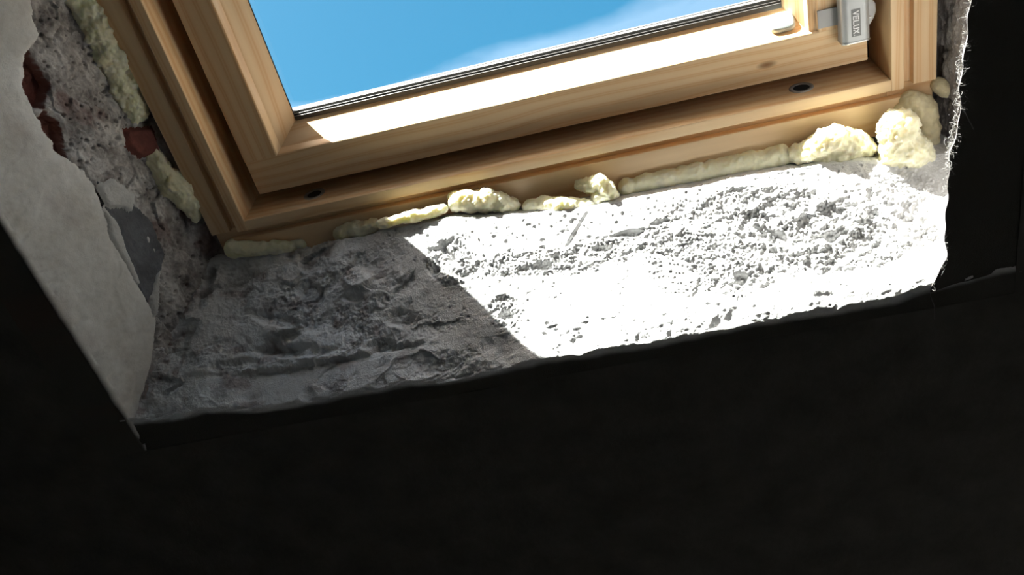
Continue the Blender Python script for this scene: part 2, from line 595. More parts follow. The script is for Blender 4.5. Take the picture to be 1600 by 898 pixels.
def bottom_reveal():
    dx = 0.00082
    x = np.arange(-0.185, 0.775, dx)
    yr0 = np.interp(x, [-.2, -.05, .3, .75], [-.052, -.053, -.064, -.078])
    ye = np.interp(x, [-.2, -.14, -.10, -.06, -.006, .04, .11, .165, .20, .245, .30, .34, .40, .47, .53, .59, .61, .65, .682, .75],
                   [-.128, -.130, -.136, -.133, -.1465, -.1475, -.148, -.148, -.1525, -.1535, -.151, -.152, -.155, -.154, -.152, -.155, -.156, -.157, -.150, -.142])
    ye = ye - 0.004 + 0.0022 * fbm(x * 34, x * 0 + 3.3, 2, 11)
    rear = np.stack([x, yr0 - 0.012, np.full_like(x, -0.08)], 1)
    kx = [-.20, -.05, .05, .145, .235, .307, .36, .42, .489, .59, .669, .78]
    zk = np.interp(x, kx, [-.018, -.013, .002, .012, .026, .029, .030, .032, .034, .034, .037, .038]) + 0.0020 * fbm(x * 30, x * 0 + 7.7, 2, 13)
    yk = np.interp(x, kx, [-.040, -.044, -.049, -.0425, -.036, -.049, -.0535, -.0545, -.0575, -.0575, -.065, -.078]) + 0.0016 * fbm(x * 34, x * 0 + 1.7, 2, 14)
    kink = np.stack([x, yk, zk], 1)
    edge = np.stack([x, ye, np.full_like(x, ZC + 0.0012)], 1)
    tail = edge + np.array([0, -0.11, -0.002])
    # rear strip below the frame, straight into the visible slope
    P, nrm, S = profile_grid(kink, edge, tail, 0.0055, 0.00088, None)
    n0 = 40
    k = np.arange(n0)[None, :, None] / n0
    R = rear[:, None, :] * (1 - k) + kink[:, None, :] * k
    P = np.concatenate([R, P], 1)
    gt = np.gradient(P, axis=0); gs = np.gradient(P, axis=1)
    nrm = np.cross(gs, gt); nrm /= np.linalg.norm(nrm, axis=2, keepdims=True)
    S = np.concatenate([np.broadcast_to(-0.5 + 0.5 * np.arange(n0) / n0, (len(x), n0)), S], 1)
    X = P[..., 0]; Z = P[..., 2]; Y = P[..., 1]
    # depth coordinate: 0 where the slope begins behind the foam, ZC at the arris, and on past it
    V = np.where(S > 1, ZC + (S - 1) * 0.03, np.where(S < 0, S * 0.1, ZC * (Z - zk[:, None]) / (ZC - zk[:, None])))
    onface = 1 - sst(0.985, 1.6, S)
    wx = X + 0.004 * fbm(X * 60, V * 60, 3, 21); wv = V + 0.004 * fbm(X * 60 + 9, V * 60, 3, 22)
    # --- left: hacked, ridged concrete
    left = 1 - sst(0.12, 0.20, X - 0.9 * (V - 0.05) + 0.03 * fbm(X * 30, V * 30, 3, 30))
    ca, sa = math.cos(0.30), math.sin(0.30)
    u1 = wx * ca - wv * sa; v1 = wx * sa + wv * ca
    smear = sst(-0.15, 0.35, fbm(u1 / 0.050 + 3, v1 / 0.026, 3, 35))
    c1_, _, cid_, _, _ = worley(X / 0.0046 + 0.5 * fbm(X * 160, V * 160, 2, 37), V / 0.0034, 38)
    hack = 0.0062 * facets(u1 / 0.050, v1 / 0.022, 31, 1.2) + (1 - 0.8 * smear) * (0.0022 * facets(u1 / 0.020 + 5, v1 / 0.011, 32, 1.1) + 0.0018 * (0.6 - c1_) * (0.2 + RND[cid_, 3]) \
        + 0.0026 * fbm(u1 / 0.016, v1 / 0.008, 5, 33, 0.65) + 0.0010 * fbm(X / 0.0035, V / 0.0025, 3, 34)) + 0.0035 * smear + 0.0009 * fbm(X / 0.0045, V / 0.003, 4, 36, 0.65)
    # --- right: smooth face with pits
    right = 0.0016 * fbm(X / 0.07, V / 0.05, 3, 41) + 0.0008 * fbm(X / 0.009, V / 0.006, 5, 42, 0.6)
    # --- rubble zones: crumbs sticking out of a hollow
    warp = 0.35 * fbm(X * 45, V * 45, 4, 51)
    Z1 = blob(X, V, 0.545, 0.060, 0.135, 0.052, 0.12)
    Z2 = blob(X, V, 0.630, 0.088, 0.090, 0.030, 0.0)
    Z3 = blob(X, V, 0.520, 0.100, 0.040, 0.022, 0.0)
    Z4 = blob(X, V, 0.330, 0.053, 0.120, 0.015, 0.02)
    Z5 = blob(X, V, 0.420, 0.043, 0.070, 0.012, 0.0)
    Z6 = blob(X, V, 0.222, 0.042, 0.032, 0.026, 0.3)
    Z7 = blob(X, V, 0.274, 0.097, 0.020, 0.018, 0.4)
    Z8 = blob(X, V, 0.690, 0.045, 0.040, 0.040, 0.0)
    Z9 = 0.8 * blob(X, V, 0.470, 0.075, 0.05, 0.045, 0.4)
    patch = np.maximum(blob(X, V, 0.425, 0.090, 0.055, 0.032, 0.0), 0.9 * blob(X, V, 0.490, 0.042, 0.030, 0.010, 0.2))
    Zs = np.stack([Z1, Z2, Z3, Z4, Z5, Z6, Z7, 0.7 * Z8, Z9]).max(0)
    rub = sst(0.20, 0.72, Zs + warp * 1.3) * (1 - sst(0.25, 0.6, patch + warp * 0.3)) * (1 - left * 0.8)
    f1, f2, rid, _, _ = worley(wx / 0.0085, wv / 0.0075, 52)
    g1, g2, gid, _, _ = worley(X / 0.0042 + warp, V / 0.0036, 53)
    e1, e2, eid, _, _ = worley(wx / 0.019, wv / 0.015, 54)
    big = sst(0.1, 0.6, np.maximum(blob(X, V, 0.600, 0.062, 0.085, 0.045), np.maximum(0.9 * blob(X, V, 0.222, 0.042, 0.03, 0.022), 0.7 * blob(X, V, 0.69, 0.07, 0.03, 0.03))) + 0.3 * warp)
    crumbs = 0.0075 * big * (0.8 - e1) * RND[eid, 3] + (0.0014 + 0.0036 * big) * (0.75 - f1) * (0.3 + RND[rid, 3]) + 0.0030 * (0.75 - g1) * (0.3 + RND[gid, 0]) \
        + 0.0010 * fbm(X / 0.003, V / 0.003, 3, 55)
    vary = 0.35 + 0.9 * sst(-0.35, 0.45, fbm(X * 38, V * 50, 3, 56))
    crumbs = crumbs * vary + 0.0016 * fbm(X / 0.0022, V / 0.0020, 3, 57) + 0.0022 * fbm(X / 0.013, V / 0.009, 4, 58, 0.6)
    right = right * (1 - rub) + rub * (crumbs - 0.0018 - 0.0026 * big)
    # softer crumbling around it
    semi = sst(0.05, 0.5, Zs + warp) * (1 - rub) * (1 - left)
    right += semi * 0.0020 * (0.6 - g1) * (RND[gid, 1] > 0.4)
    # strip along the lower edge stands proud of the slope above
    line = 0.1165 + 0.0022 * fbm(X * 70, X * 0, 3, 61)
    proud = sst(-0.0012, 0.0022, V - line) * sst(0.40, 0.46, X)
    right += 0.0030 * proud * (1 - sst(0.135, 0.15, V) * 0.6)
    line2 = 0.1165 + 0.002 * fbm(X * 50, X * 0 + 4, 3, 62)
    right += 0.0016 * sst(-0.002, 0.002, V - line2) * (1 - sst(0.40, 0.46, X)) * sst(0.26, 0.30, X)
    pit = 1.0 * pits(X, V, 0.0085, 0.42, 0.0007, 0.0021, 71) + 0.8 * pits(X + 2, V, 0.005, 0.20, 0.0006, 0.0012, 72)
    up = 0.35 + 0.65 * (1 - sst(0.035, 0.075, V))
    right -= 0.0019 * np.clip(pit, 0, 1) * (1 - rub) * up * (RND[(np.floor(X * 900).astype(int) * 0), 0] * 0 + 1)
    flakes = pits(X, V * 1.6, 0.016, 0.28, 0.0012, 0.0042, 73)
    right -= 0.0012 * flakes * (1 - rub) * (1 - patch)
    # deep crevices and holes
    for (cx, cv, rx, rv, an, dp) in ((0.2175, 0.027, 0.004, 0.008, -0.3, 0.010), (0.226, 0.038, 0.003, 0.010, -0.5, 0.008), (0.206, 0.047, 0.006, 0.005, 0.4, 0.006),
                                     (0.322, 0.055, 0.010, 0.006, 0.2, 0.006), (0.336, 0.050, 0.004, 0.007, 0.0, 0.006), (0.418, 0.036, 0.016, 0.0035, 0.12, 0.006),
                                     (0.445, 0.030, 0.007, 0.0035, 0.0, 0.004), (0.385, 0.046, 0.012, 0.003, 0.1, 0.005),
                                     (0.515, 0.103, 0.0075, 0.007, 0.5, 0.012), (0.556, 0.066, 0.013, 0.009, 0.5, 0.008), (0.592, 0.052, 0.008, 0.004, 0.2, 0.005),
                                     (0.610, 0.075, 0.008, 0.007, 0.0, 0.006), (0.274, 0.100, 0.009, 0.006, 0.3, 0.006), (0.540, 0.040, 0.006, 0.004, 0, 0.003),
                                     (0.690, 0.075, 0.012, 0.005, 0.3, 0.005), (0.655, 0.060, 0.008, 0.004, 0.3, 0.004)):
        d = blob(X + 0.009 * warp, V + 0.007 * warp, cx, cv, rx, rv, an)
        right -= 0.8 * dp * d
    # thread-like shadow below the foam knob, carved in as a shallow groove
    gx = (X - 0.3758) - (V - 0.006) * (0.3479 - 0.3758) / 0.033
    right -= 0.0022 * (1 - sst(0.0016, 0.0024, np.abs(gx) * (1.0 + 18 * np.clip(0.02 - V, 0, 1)))) * sst(0.004, 0.007, V) * (1 - sst(0.036, 0.039, V))
    # the concrete behind the foam rises and falls
    bulge = 0.004 * fbm(X * 14 + 2, V * 10, 3, 81)
    h = left * hack * 0.95 + (1 - left) * right + bulge * onface
    # local shapes on the left
    for (cx, cv, rx, rv, an, dp) in ((-0.062, 0.022, 0.010, 0.010, 0, -0.007), (-0.030, 0.024, 0.020, 0.012, 0, -0.003), (0.060, 0.046, 0.020, 0.010, 0.4, -0.005),
                                     (0.118, 0.045, 0.020, 0.013, 0.2, 0.004), (0.110, 0.060, 0.014, 0.006, 0.2, -0.005), (0.020, 0.070, 0.034, 0.007, 0.25, -0.006),
                                     (0.04, 0.102, 0.05, 0.007, 0.12, -0.006), (-0.03, 0.110, 0.03, 0.006, -0.1, -0.004), (0.035, 0.085, 0.035, 0.012, 0.2, 0.004),
                                     (0.150, 0.030, 0.030, 0.018, 0.0, -0.002), (0.160, 0.088, 0.018, 0.010, 0.2, -0.004), (0.135, 0.110, 0.02, 0.006, 0.1, -0.004)):
        h += 1.35 * dp * blob(X + 0.010 * warp, V + 0.008 * warp, cx, cv, rx, rv, an)
    h += 0.0006 * fbm(X * 110, V * 110, 4, 12) * np.exp(-((S - 1.0) / 0.12) ** 2)
    cl_ = 0.117 + 0.004 * fbm(X * 26, X * 0, 3, 88) - 0.03 * np.clip(X - 0.09, 0, 1)
    cw = sst(-0.10, -0.05, X) * (1 - sst(0.16, 0.21, X))
    h += cw * (0.0045 * (1 - sst(-0.003, 0.0015, V - cl_)) * sst(0.09, 0.112, V) - 0.0050 * np.exp(-((V - cl_ - 0.002) / 0.0032) ** 2) * (0.5 + fbm(X * 60, V * 60, 2, 89)))
    below = cw * sst(0.0, 0.004, V - cl_)
    h = h * (1 - 0.65 * below) + below * 0.0006
    h = h * (onface * 0.88 + 0.12) - 0.0012 * (1 - onface)
    # chips out of the arris
    chip = np.clip(fbm(X * 28, V * 20, 3, 91) - 0.12, 0, 1) * np.exp(-((S - 1.1) / 0.35) ** 2) * (S > 0.8)
    h -= 0.010 * chip
    tone = 0.92 - 0.14 * (1 - left) + left * (0.30 * (smear - 0.25) + 0.42 * fbm(X * 45, V * 70, 4, 95) + 18 * np.clip(h, -0.01, 0.01)) + 0.10 * fbm(X * 30, V * 30, 4, 96)  # left half toned lighter: fill light for its shade put into the colour
    grey = left * np.maximum(blob(X, V, 0.150, 0.025, 0.06, 0.025), np.maximum(0.8 * blob(X, V, 0.06, 0.012, 0.08, 0.012), 0.9 * blob(X, V, -0.045, 0.03, 0.03, 0.02)))
    tone -= 0.30 * grey * (0.7 + fbm(X * 80, V * 80, 3, 97))
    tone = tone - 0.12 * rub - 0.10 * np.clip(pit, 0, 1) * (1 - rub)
    tone = np.where(S > 1.0, tone - 0.15 * np.clip(S - 1, 0, 1), tone)
    rust = 0.42 * left * (1 - 0.8 * smear) * sst(0.0, 0.45, fbm(X * 38 + 3, V * 60, 4, 98)) + 0.5 * (1 - sst(0.0, 0.03, X + 0.10)) * sst(0.1, 0.5, fbm(X * 70, V * 70, 3, 99))
    rust = rust * (1 - sst(0.12, 0.22, X)) * (1 - sst(0.9, 1.2, S))
    P = P + nrm * h[..., None]
    return P, tone, rust, sst(1.3, 2.05, S)


P, tone, rust, face = bottom_reveal()
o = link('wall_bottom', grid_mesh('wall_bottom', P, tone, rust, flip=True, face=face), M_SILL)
tag(o, 'rough broken concrete reveal below the roof window, right half in bright sun', kind='structure')

# ------------------------------------------------------------------ left reveal
HOLE1 = [(0.243, 0.058), (0.205, 0.056), (0.190, 0.072), (0.197, 0.081), (0.218, 0.080), (0.240, 0.070)]
HOLE2 = [(0.188, 0.073), (0.172, 0.066), (0.146, 0.072), (0.130, 0.078), (0.150, 0.095), (0.180, 0.090)]
BREAK = [(0.45, 0.030), (0.33, 0.034), (0.2794, 0.0366), (0.2496, 0.0453), (0.2393, 0.0631), (0.218, 0.0771), (0.1975, 0.0808), (0.1816, 0.0818), (0.1506, 0.0807),
         (0.1309, 0.0714), (0.1022, 0.066), (0.0748, 0.0698), (0.0363, 0.0755), (0.003, 0.0742), (-0.0333, 0.0761), (-0.0575, 0.0783), (-0.0916, 0.100), (-0.1276, 0.1386), (-0.16, 0.150)]


def left_reveal(y, ds, detail=True):
    e = 0.0012 * fbm(y * 45, y * 0 + 8, 3, 101)
    rear = np.stack([np.full_like(y, -0.0315) + 0.0, y, np.full_like(y, -0.055)], 1)
    edge = np.stack([np.full_like(y, -0.1455) + e, y, np.full_like(y, ZC + 0.0008)], 1)
    tail = edge + np.array([-0.10, 0, -0.002])
    P, nrm, S = profile_grid(rear, edge, tail, 0.0035, ds, None)
    Y = P[..., 1]; Z = P[..., 2]
    return P, nrm, S, Y, Z


def do_left():
    y = np.arange(-0.175, 0.40, 0.00095)
    P, nrm, S, Y, Z = left_reveal(y, 0.00095)
    flat = (S < 1)
    wy = Y + 0.004 * fbm(Y * 60, Z * 60, 3, 111)
    h = 0.0045 * facets(wy / 0.030, Z / 0.020, 112, 0.9) + 0.0030 * fbm(Y / 0.018, Z / 0.014, 5, 113, 0.6) + 0.0012 * ridged(Y / 0.010, Z / 0.007, 3, 114)
    h -= 0.0025 * pits(Y, Z, 0.0075, 0.5, 0.0008, 0.0026, 115)
    zb = np.interp(-Y, [-b[0] for b in BREAK], [b[1] for b in BREAK])
    under = sst(-0.004, 0.004, Z - zb)
    h = h * (1 - under) - 0.006
    # slope up to meet the frame side
    for poly, dp in ((HOLE1, 0.015), (HOLE2, 0.012)):
        d = sdpoly(Y + 0.002 * fbm(Y * 200, Z * 200, 2, 116), Z, poly)
        h -= dp * (1 - sst(-0.0016, 0.0004, d))
        h += 0.0035 * np.exp(-((d - 0.004) / 0.0035) ** 2) * (d > 0)
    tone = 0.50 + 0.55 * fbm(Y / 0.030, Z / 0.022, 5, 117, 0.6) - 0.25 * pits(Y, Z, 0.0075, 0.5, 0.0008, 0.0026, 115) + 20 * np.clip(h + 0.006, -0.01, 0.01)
    streak = np.exp(-((Z - (0.020 + 0.00 * Y + 0.03 * np.clip(0.13 - Y, -0.2, 0.12) / 0.12 * 1.0)) / 0.008) ** 2) * (Y < 0.17)
    tone += 0.35 * streak + 0.10
    rust = 0.45 * sst(0.10, 0.5, fbm(Y * 22, Z * 30 + 4, 4, 118)) * (Y < 0.20) * (1 - under)
    for poly in (HOLE1, HOLE2):
        rust = np.maximum(rust, 0.9 * (1 - sst(0.0004, 0.0014, sdpoly(Y, Z, poly) + 0.0015 * fbm(Y * 200, Z * 200, 2, 119))))
    P2 = P + nrm * (h * np.where(S < 1, 1, 0.0) - np.where(S < 1, 0, 0.004))[..., None]
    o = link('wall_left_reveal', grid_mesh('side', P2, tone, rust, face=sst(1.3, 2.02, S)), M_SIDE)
    tag(o, 'left reveal of the opening: pitted dark concrete with an old plaster coat and exposed stone', kind='structure')
    # plaster coat with its broken edge
    n = 0.0030 * fbm(Y * 70, Z * 70, 4, 121, 0.6)
    g = Z - zb + n
    off = 0.0022 + 0.0007 * fbm(Y / 0.05, Z / 0.04, 4, 122) + 0.0006 * fbm(Y / 0.012, Z / 0.012, 4, 123) - 0.0035 * np.exp(-g / 0.004) * (g > 0)
    off += 0.0010 * sst(0.0, 0.2, fbm(Y / 0.06 + 4, Z / 0.05, 2, 124)) 
    off = np.where(g < 0, off - 0.010 + g * 2.0, off)
    chipc = np.exp(-((S - 1.0) / 0.10) ** 2) * np.clip(fbm(Y * 60, Z * 30, 3, 125), 0, 1)
    off -= 0.004 * chipc
    P3 = P + nrm * np.where(S < 2, off, 0.0008 - 0.0012 * (S - 2))[..., None]
    tone = 0.68 + 0.28 * fbm(Y / 0.05, Z / 0.05, 5, 126, 0.6) + 0.25 * sst(0.015, 0, np.abs(g)) * 0.5
    rust = 0.16 * sst(0.0, 0.6, fbm(Y / 0.07 + 2, Z / 0.045, 4, 127)) + 0 * Y
    p = link('plaster_coat', grid_mesh('coat', P3, tone, rust, keep=(g > -0.006), face=sst(1.3, 2.02, S)), M_PLAST, o)
    tag(p, 'smooth grey plaster coat with a ragged broken edge')
    return o


LEFT = do_left()


def on_left(y, z, off=0.0):
    """point on the left reveal"""
    k = (z + 0.055) / (ZC + 0.055)
    x = -0.0315 + (-0.1455 + 0.0315) * k
    nx, nz = (ZC + 0.055), (0.1455 - 0.0315)
    l = math.hypot(nx, nz)
    return Vector((x + off * nx / l, y, z + off * nz / l))


def shard(name, poly, thick, m, parent, off, seed, rough=0.0012, step=0.0016):
    """a flat broken piece lying in the left reveal: top face cut to an outline, with its own thickness"""
    P = np.array(poly)
    y0, z0 = P.min(0) - 0.004; y1, z1 = P.max(0) + 0.004
    ys = np.arange(y0, y1, step); zs = np.arange(z0, z1, step)
    Y, Z = np.meshgrid(ys, zs, indexing='ij')
    d = sdpoly(Y, Z, poly) + 0.0012 * fbm(Y * 160, Z * 160, 3, seed)
    h = rough * (facets(Y / 0.03, Z / 0.03, seed + 1, 0.5) + 0.5 * fbm(Y / 0.008, Z / 0.008, 3, seed + 2)) + off
    h = np.where(d > -0.0012, h - thick * np.clip((d + 0.0012) / 0.0024, 0, 1), h)
    nx, nz = (ZC + 0.055), (0.1455 - 0.0315); l = math.hypot(nx, nz)
    k = (Z + 0.055) / (ZC + 0.055)
    Q = np.stack([-0.0315 - 0.114 * k + h * nx / l, Y, Z + h * nz / l], -1)
    return link(name, grid_mesh(name, Q, keep=(d < 0.003)), m, parent)


SLATE = [(0.1015, 0.0600), (0.0657, 0.0420), (0.0366, 0.0330), (-0.0016, 0.0370), (-0.0212, 0.056), (-0.036, 0.078), (0.0, 0.080), (0.0429, 0.074), (0.075, 0.070)]
p = shard('slate_stone', SLATE, 0.007, M_SLATE, LEFT, 0.0015, 131, 0.0016)
tag(p, 'dark blue-grey slate stone showing through the broken plaster')
p = shard('mortar_patch', [(0.101, 0.064), (0.0985, 0.049), (0.0735, 0.0385), (0.060, 0.0475), (0.070, 0.053), (0.078, 0.066)], 0.004, M_LIME, LEFT, 0.0045, 141, 0.0012)
tag(p, 'white lump of mortar on the top corner of the slate')
p = shard('mortar_patch', [(-0.024, 0.058), (-0.012, 0.050), (-0.014, 0.057), (-0.030, 0.072), (-0.052, 0.080), (-0.05, 0.074)], 0.004, M_LIME, LEFT, 0.0042, 151, 0.0008)
p = shard('mortar_patch', [(0.078, 0.0690), (0.060, 0.0655), (0.030, 0.0700), (-0.010, 0.0745), (-0.010, 0.0790), (0.050, 0.0770)], 0.004, M_LIME, LEFT, 0.0042, 155, 0.0008)
for (poly, off, sd_) in (([(0.255, 0.045), (0.20, 0.045), (0.186, 0.06), (0.186, 0.095), (0.25, 0.095)], -0.0195, 161),
                         ([(0.190, 0.060), (0.125, 0.060), (0.125, 0.100), (0.19, 0.10)], -0.0165, 165),
                         ([(0.134, 0.014), (0.122, -0.012), (0.094, -0.008), (0.102, 0.012), (0.118, 0.018)], 0.0015, 169)):
    shard('brick', poly, 0.006, M_BRICK, LEFT, off, sd_, 0.0012)

# upper part of the left reveal, and the top and right reveals


def simple_reveal(name, tvals, rear_fn, edge_fn, tail_d, seed, m, ds=0.002, r=0.006, amp=1.0, flip=False, label=None, parent=None, mid_fn=None):
    rear = np.array([rear_fn(a) for a in tvals]); edge = np.array([edge_fn(a) for a in tvals])
    tail = edge + np.array(tail_d)
    if mid_fn:
        mid = np.array([mid_fn(a) for a in tvals])
        P, nrm, S = profile_grid(mid, edge, tail, r, ds, None)
        n0 = int(np.linalg.norm(mid - rear, axis=1).mean() / ds)
        k = np.arange(n0)[None, :, None] / n0
        P = np.concatenate([rear[:, None, :] * (1 - k) + mid[:, None, :] * k, P], 1)
        S = np.concatenate([np.broadcast_to(-1 + np.arange(n0) / n0, (len(tvals), n0)), S], 1)
        gt = np.gradient(P, axis=0); gs = np.gradient(P, axis=1)
        nrm = np.cross(gt, gs); nrm /= np.linalg.norm(nrm, axis=2, keepdims=True)
    else:
        P, nrm, S = profile_grid(rear, edge, tail, r, ds, None)
    if flip:
        nrm = -nrm
    T = np.broadcast_to(np.array(tvals)[:, None], S.shape); Z = P[..., 2]
    h = amp * (0.0035 * facets(T / 0.035, Z / 0.022, seed, 0.9) + 0.0030 * fbm(T / 0.02, Z / 0.016, 5, seed + 1, 0.6) - 0.0022 * pits(T, Z, 0.0085, 0.45, 0.0008, 0.0028, seed + 2))
    h = h * (1 - 0.9 * sst(0.80, 1.1, S)) - 0.001 * sst(1, 2, S)
    P = P + nrm * h[..., None]
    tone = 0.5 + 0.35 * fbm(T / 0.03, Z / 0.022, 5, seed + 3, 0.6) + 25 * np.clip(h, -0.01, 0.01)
    o = link(name, grid_mesh(name, P, tone, tone * 0, flip=flip, face=sst(1.2, 2.02, S)), m, parent)
    if parent is None:
        tag(o, label, kind='structure')
    return o


simple_reveal('plaster_wall', np.arange(0.395, 1.30, 0.004), lambda a: (-0.0315, a, -0.055), lambda a: (-0.1455, a, ZC + 0.0008), (-0.10, 0, -0.002), 201, M_PLAST, 0.004, 0.004, 0.3, parent=LEFT)


def ex(y):
    return float(np.interp(y, [-.20, -.15, -.12, -.05, -.012, .02, .0895, .121, .3, .5, 1.3], [.688, .684, .696, .6955, .6990, .7040, .7070, .711, .718, .725, .745]))


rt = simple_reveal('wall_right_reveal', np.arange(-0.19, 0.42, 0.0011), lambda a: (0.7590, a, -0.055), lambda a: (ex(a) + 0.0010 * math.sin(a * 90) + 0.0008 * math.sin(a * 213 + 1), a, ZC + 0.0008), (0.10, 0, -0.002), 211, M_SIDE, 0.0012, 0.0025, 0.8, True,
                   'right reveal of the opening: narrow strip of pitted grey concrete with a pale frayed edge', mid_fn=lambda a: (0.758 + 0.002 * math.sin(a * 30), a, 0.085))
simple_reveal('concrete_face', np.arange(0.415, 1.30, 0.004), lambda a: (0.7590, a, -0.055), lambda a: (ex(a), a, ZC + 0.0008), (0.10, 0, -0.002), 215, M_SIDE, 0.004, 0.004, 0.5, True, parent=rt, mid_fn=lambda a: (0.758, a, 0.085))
simple_reveal('wall_top_reveal', np.arange(-0.19, 0.79, 0.004), lambda a: (a, 1.115, -0.055), lambda a: (a, 1.19, ZC + 0.0008), (0, 0.10, -0.002), 221, M_PLAST, 0.004, 0.006, 0.5, False,
              'top reveal of the opening above the roof window')

# frayed cobweb and fibres along the right arris
import random
rnd = random.Random(5)
V, F = [], []


def strand(p0, p1, r, wob, n=9):
    p0 = Vector(p0); p1 = Vector(p1)
    d = (p1 - p0).normalized()
    a = d.orthogonal().normalized(); b = d.cross(a)
    ph = [rnd.uniform(-1, 1) for _ in range(4)]
    k = len(V)
    for i in range(n):
        s = i / (n - 1)
        e = math.sin(math.pi * s)
        c = p0.lerp(p1, s) + a * wob * e * (ph[0] + ph[2] * math.sin(7 * s)) + b * wob * e * (ph[1] + ph[3] * math.cos(6 * s))
        for q in range(3):
            an = q * 2.094
            V.append(c + (a * math.cos(an) + b * math.sin(an)) * r)
    for i in range(n - 1):
        for q in range(3):
            F.append((k + i * 3 + q, k + i * 3 + (q + 1) % 3, k + i * 3 + 3 + (q + 1) % 3, k + i * 3 + 3 + q))


for i in range(330):
    y = rnd.choice((rnd.gauss(-0.012, 0.012), rnd.uniform(-0.05, 0.14), rnd.gauss(-0.125, 0.010), rnd.gauss(0.05, 0.02)))
    x = ex(y)
    ln = rnd.uniform(0.003, 0.013)
    z0 = ZC + rnd.uniform(-0.012, 0.002)
    strand((x - 0.0008 + (ZC - z0) * 0.25, y, z0), (x + rnd.uniform(-0.001, 0.007), y + rnd.uniform(-1, 1) * ln, z0 + rnd.uniform(-0.001, 0.006)), 0.00011, ln * 0.35)
for (y, r0) in ((0.022, 0.012),):
    for j in range(2):
        n = 22
        pts = [Vector((ex(y) + r0 * (0.9 - 0.9 * math.cos(math.pi * i / n)) * 0.6, y + r0 * 1.2 * math.cos(math.pi * i / n) + 0.001 * j, ZC + 0.002 + 0.001 * j)) for i in range(n + 1)]
        for i in range(n):
            strand(pts[i], pts[i + 1], 0.0001, 0.0003, 3)
tag(link('cobweb_fibre', mesh('fib', V, F), M_FIBRE, rt), 'pale frayed fibres and cobweb along the arris', kind='stuff')

# ------------------------------------------------------------------ the window
WIN = root('window_1')
tag(WIN, 'open-grained pine roof window frame and sash with silver fittings and blue sky behind the glass', kind='structure')
H = 1.06                                                 # clear height inside the frame
GR = [(0.0, -0.09), (0.0, 0.0), (0.0125, 0.0), (0.0125, -0.016), (0.0235, -0.016), (0.0235, -0.006), (0.046, -0.006), (0.046, -0.09)]


def part(name, me, m, bw=0.0009, parent=None, seg=2):
    o = link(name, me, m, parent or WIN)
    if bw:
        bevel(o, bw, seg)
    return o


# bottom member (along x), its tongue stopping short of the ends
me = prism([[(-w, z) for w, z in [(0.0, -0.09), (0.0, 0.0), (0.0125, 0.0), (0.0125, -0.016), (0.062, -0.016), (0.062, -0.09)]]], 'x', 0.0, 0.70)
part('frame_sill', me, M_WX2, 0.0009)
part('frame_sill_end', boxes((-0.046, -0.0001, -0.062, -0.0127, -0.09, -0.0160)), M_WX2, 0.0003)
part('frame_sill_end', boxes((0.7001, 0.746, -0.062, -0.0127, -0.09, -0.0160)), M_WX2, 0.0003)
part('frame_tongue', boxes((-0.030, 0.722, -0.062, -0.0235, -0.0159, -0.006)), M_WX2, 0.001)
for sgn, x0 in ((-1, 0.0), (1, 0.70)):
    me = prism([[(x0 + sgn * w, z) for w, z in GR]], 'y', -0.0126, H + 0.046)
    part('frame_jamb', me, M_WY2, 0.0009)
part('frame_head', prism([[(H + w, z) for w, z in GR]], 'x', 0.0, 0.70), M_WX2, 0.0009)

# locking sockets let into the ledge of the bottom member


def ring(name, cx, cz, ro, ri, y0, y1, m, parent, n=40):
    V, F = [], []
    for i in range(n):
        a = 2 * math.pi * i / n
        c, s = math.cos(a), math.sin(a)
        V += [(cx + ro * c, y0, cz + ro * s), (cx + (ro - 0.0006) * c, y1, cz + (ro - 0.0006) * s), (cx + (ri + 0.0006) * c, y1, cz + (ri + 0.0006) * s), (cx + ri * c, y0, cz + ri * s)]
    for i in range(n):
        j = (i + 1) % n
        for k in range(3):
            F.append((i * 4 + k, j * 4 + k, j * 4 + k + 1, i * 4 + k + 1))
    o = link(name, mesh(name, V, F, True), m, parent)
    return o


def disc(name, cx, cz, r, y, m, parent, n=32):
    V = [(cx + r * math.cos(2 * math.pi * i / n), y, cz + r * math.sin(2 * math.pi * i / n)) for i in range(n)]
    return link(name, mesh(name, V, [tuple(range(n))[::-1]]), m, parent)


for cx, cz in ((0.0775, -0.0300), (0.6184, -0.0285)):
    s = ring('striker_socket', cx, cz, 0.0128, 0.0080, -0.001, 0.0008, M_STEEL, WIN)
    disc('socket_shade_disc', cx, cz, 0.0082, 0.00025, M_DARK, s)  # flat near-black disc: the shade inside the socket put into its colour

# sash
SZ = -0.0255


def sprof(g, out):
    """sash section from the glass edge g outwards; out = +1 when outward is the negative direction"""
    q = [(0.0, -0.088), (0.0, -0.058), (0.0200, -0.0365), (0.0218, -0.0290), (0.0230, -0.0262), (0.0246, SZ)]
    return [(g - out * w, z) for w, z in q]


GX0, GX1, GY0, GY1 = 0.0795, 0.6110, 0.0800, 0.985
part('sash_bottom_rail', prism([sprof(GY0, 1) + [(0.0158, SZ), (0.0158, -0.088)]], 'x', 0.0185, 0.6853), M_WX, 0.0007)
part('sash_top_rail', prism([sprof(GY1, -1) + [(1.048, SZ), (1.048, -0.088)]], 'x', 0.0185, 0.6853), M_WX, 0.0007)
part('sash_stile', prism([[(GX0 - 0.026, -0.088), (GX0 - 0.026, -0.0615), (GX0, -0.0610)] + sprof(GX0, 1)[1:] + [(0.0180, SZ), (0.0180, -0.088)]], 'y', 0.0557, 1.010), M_WY, 0.0004)
part('sash_stile', prism([[(GX1 + w, z) for w, z in [(0.0, -0.088), (0.0, -0.058), (0.0165, -0.036), (0.0185, -0.0285), (0.026, -0.0280), (0.028, SZ), (0.0743, SZ), (0.0743, -0.088)]]], 'y', 0.0557, 1.010), M_WY, 0.0004)

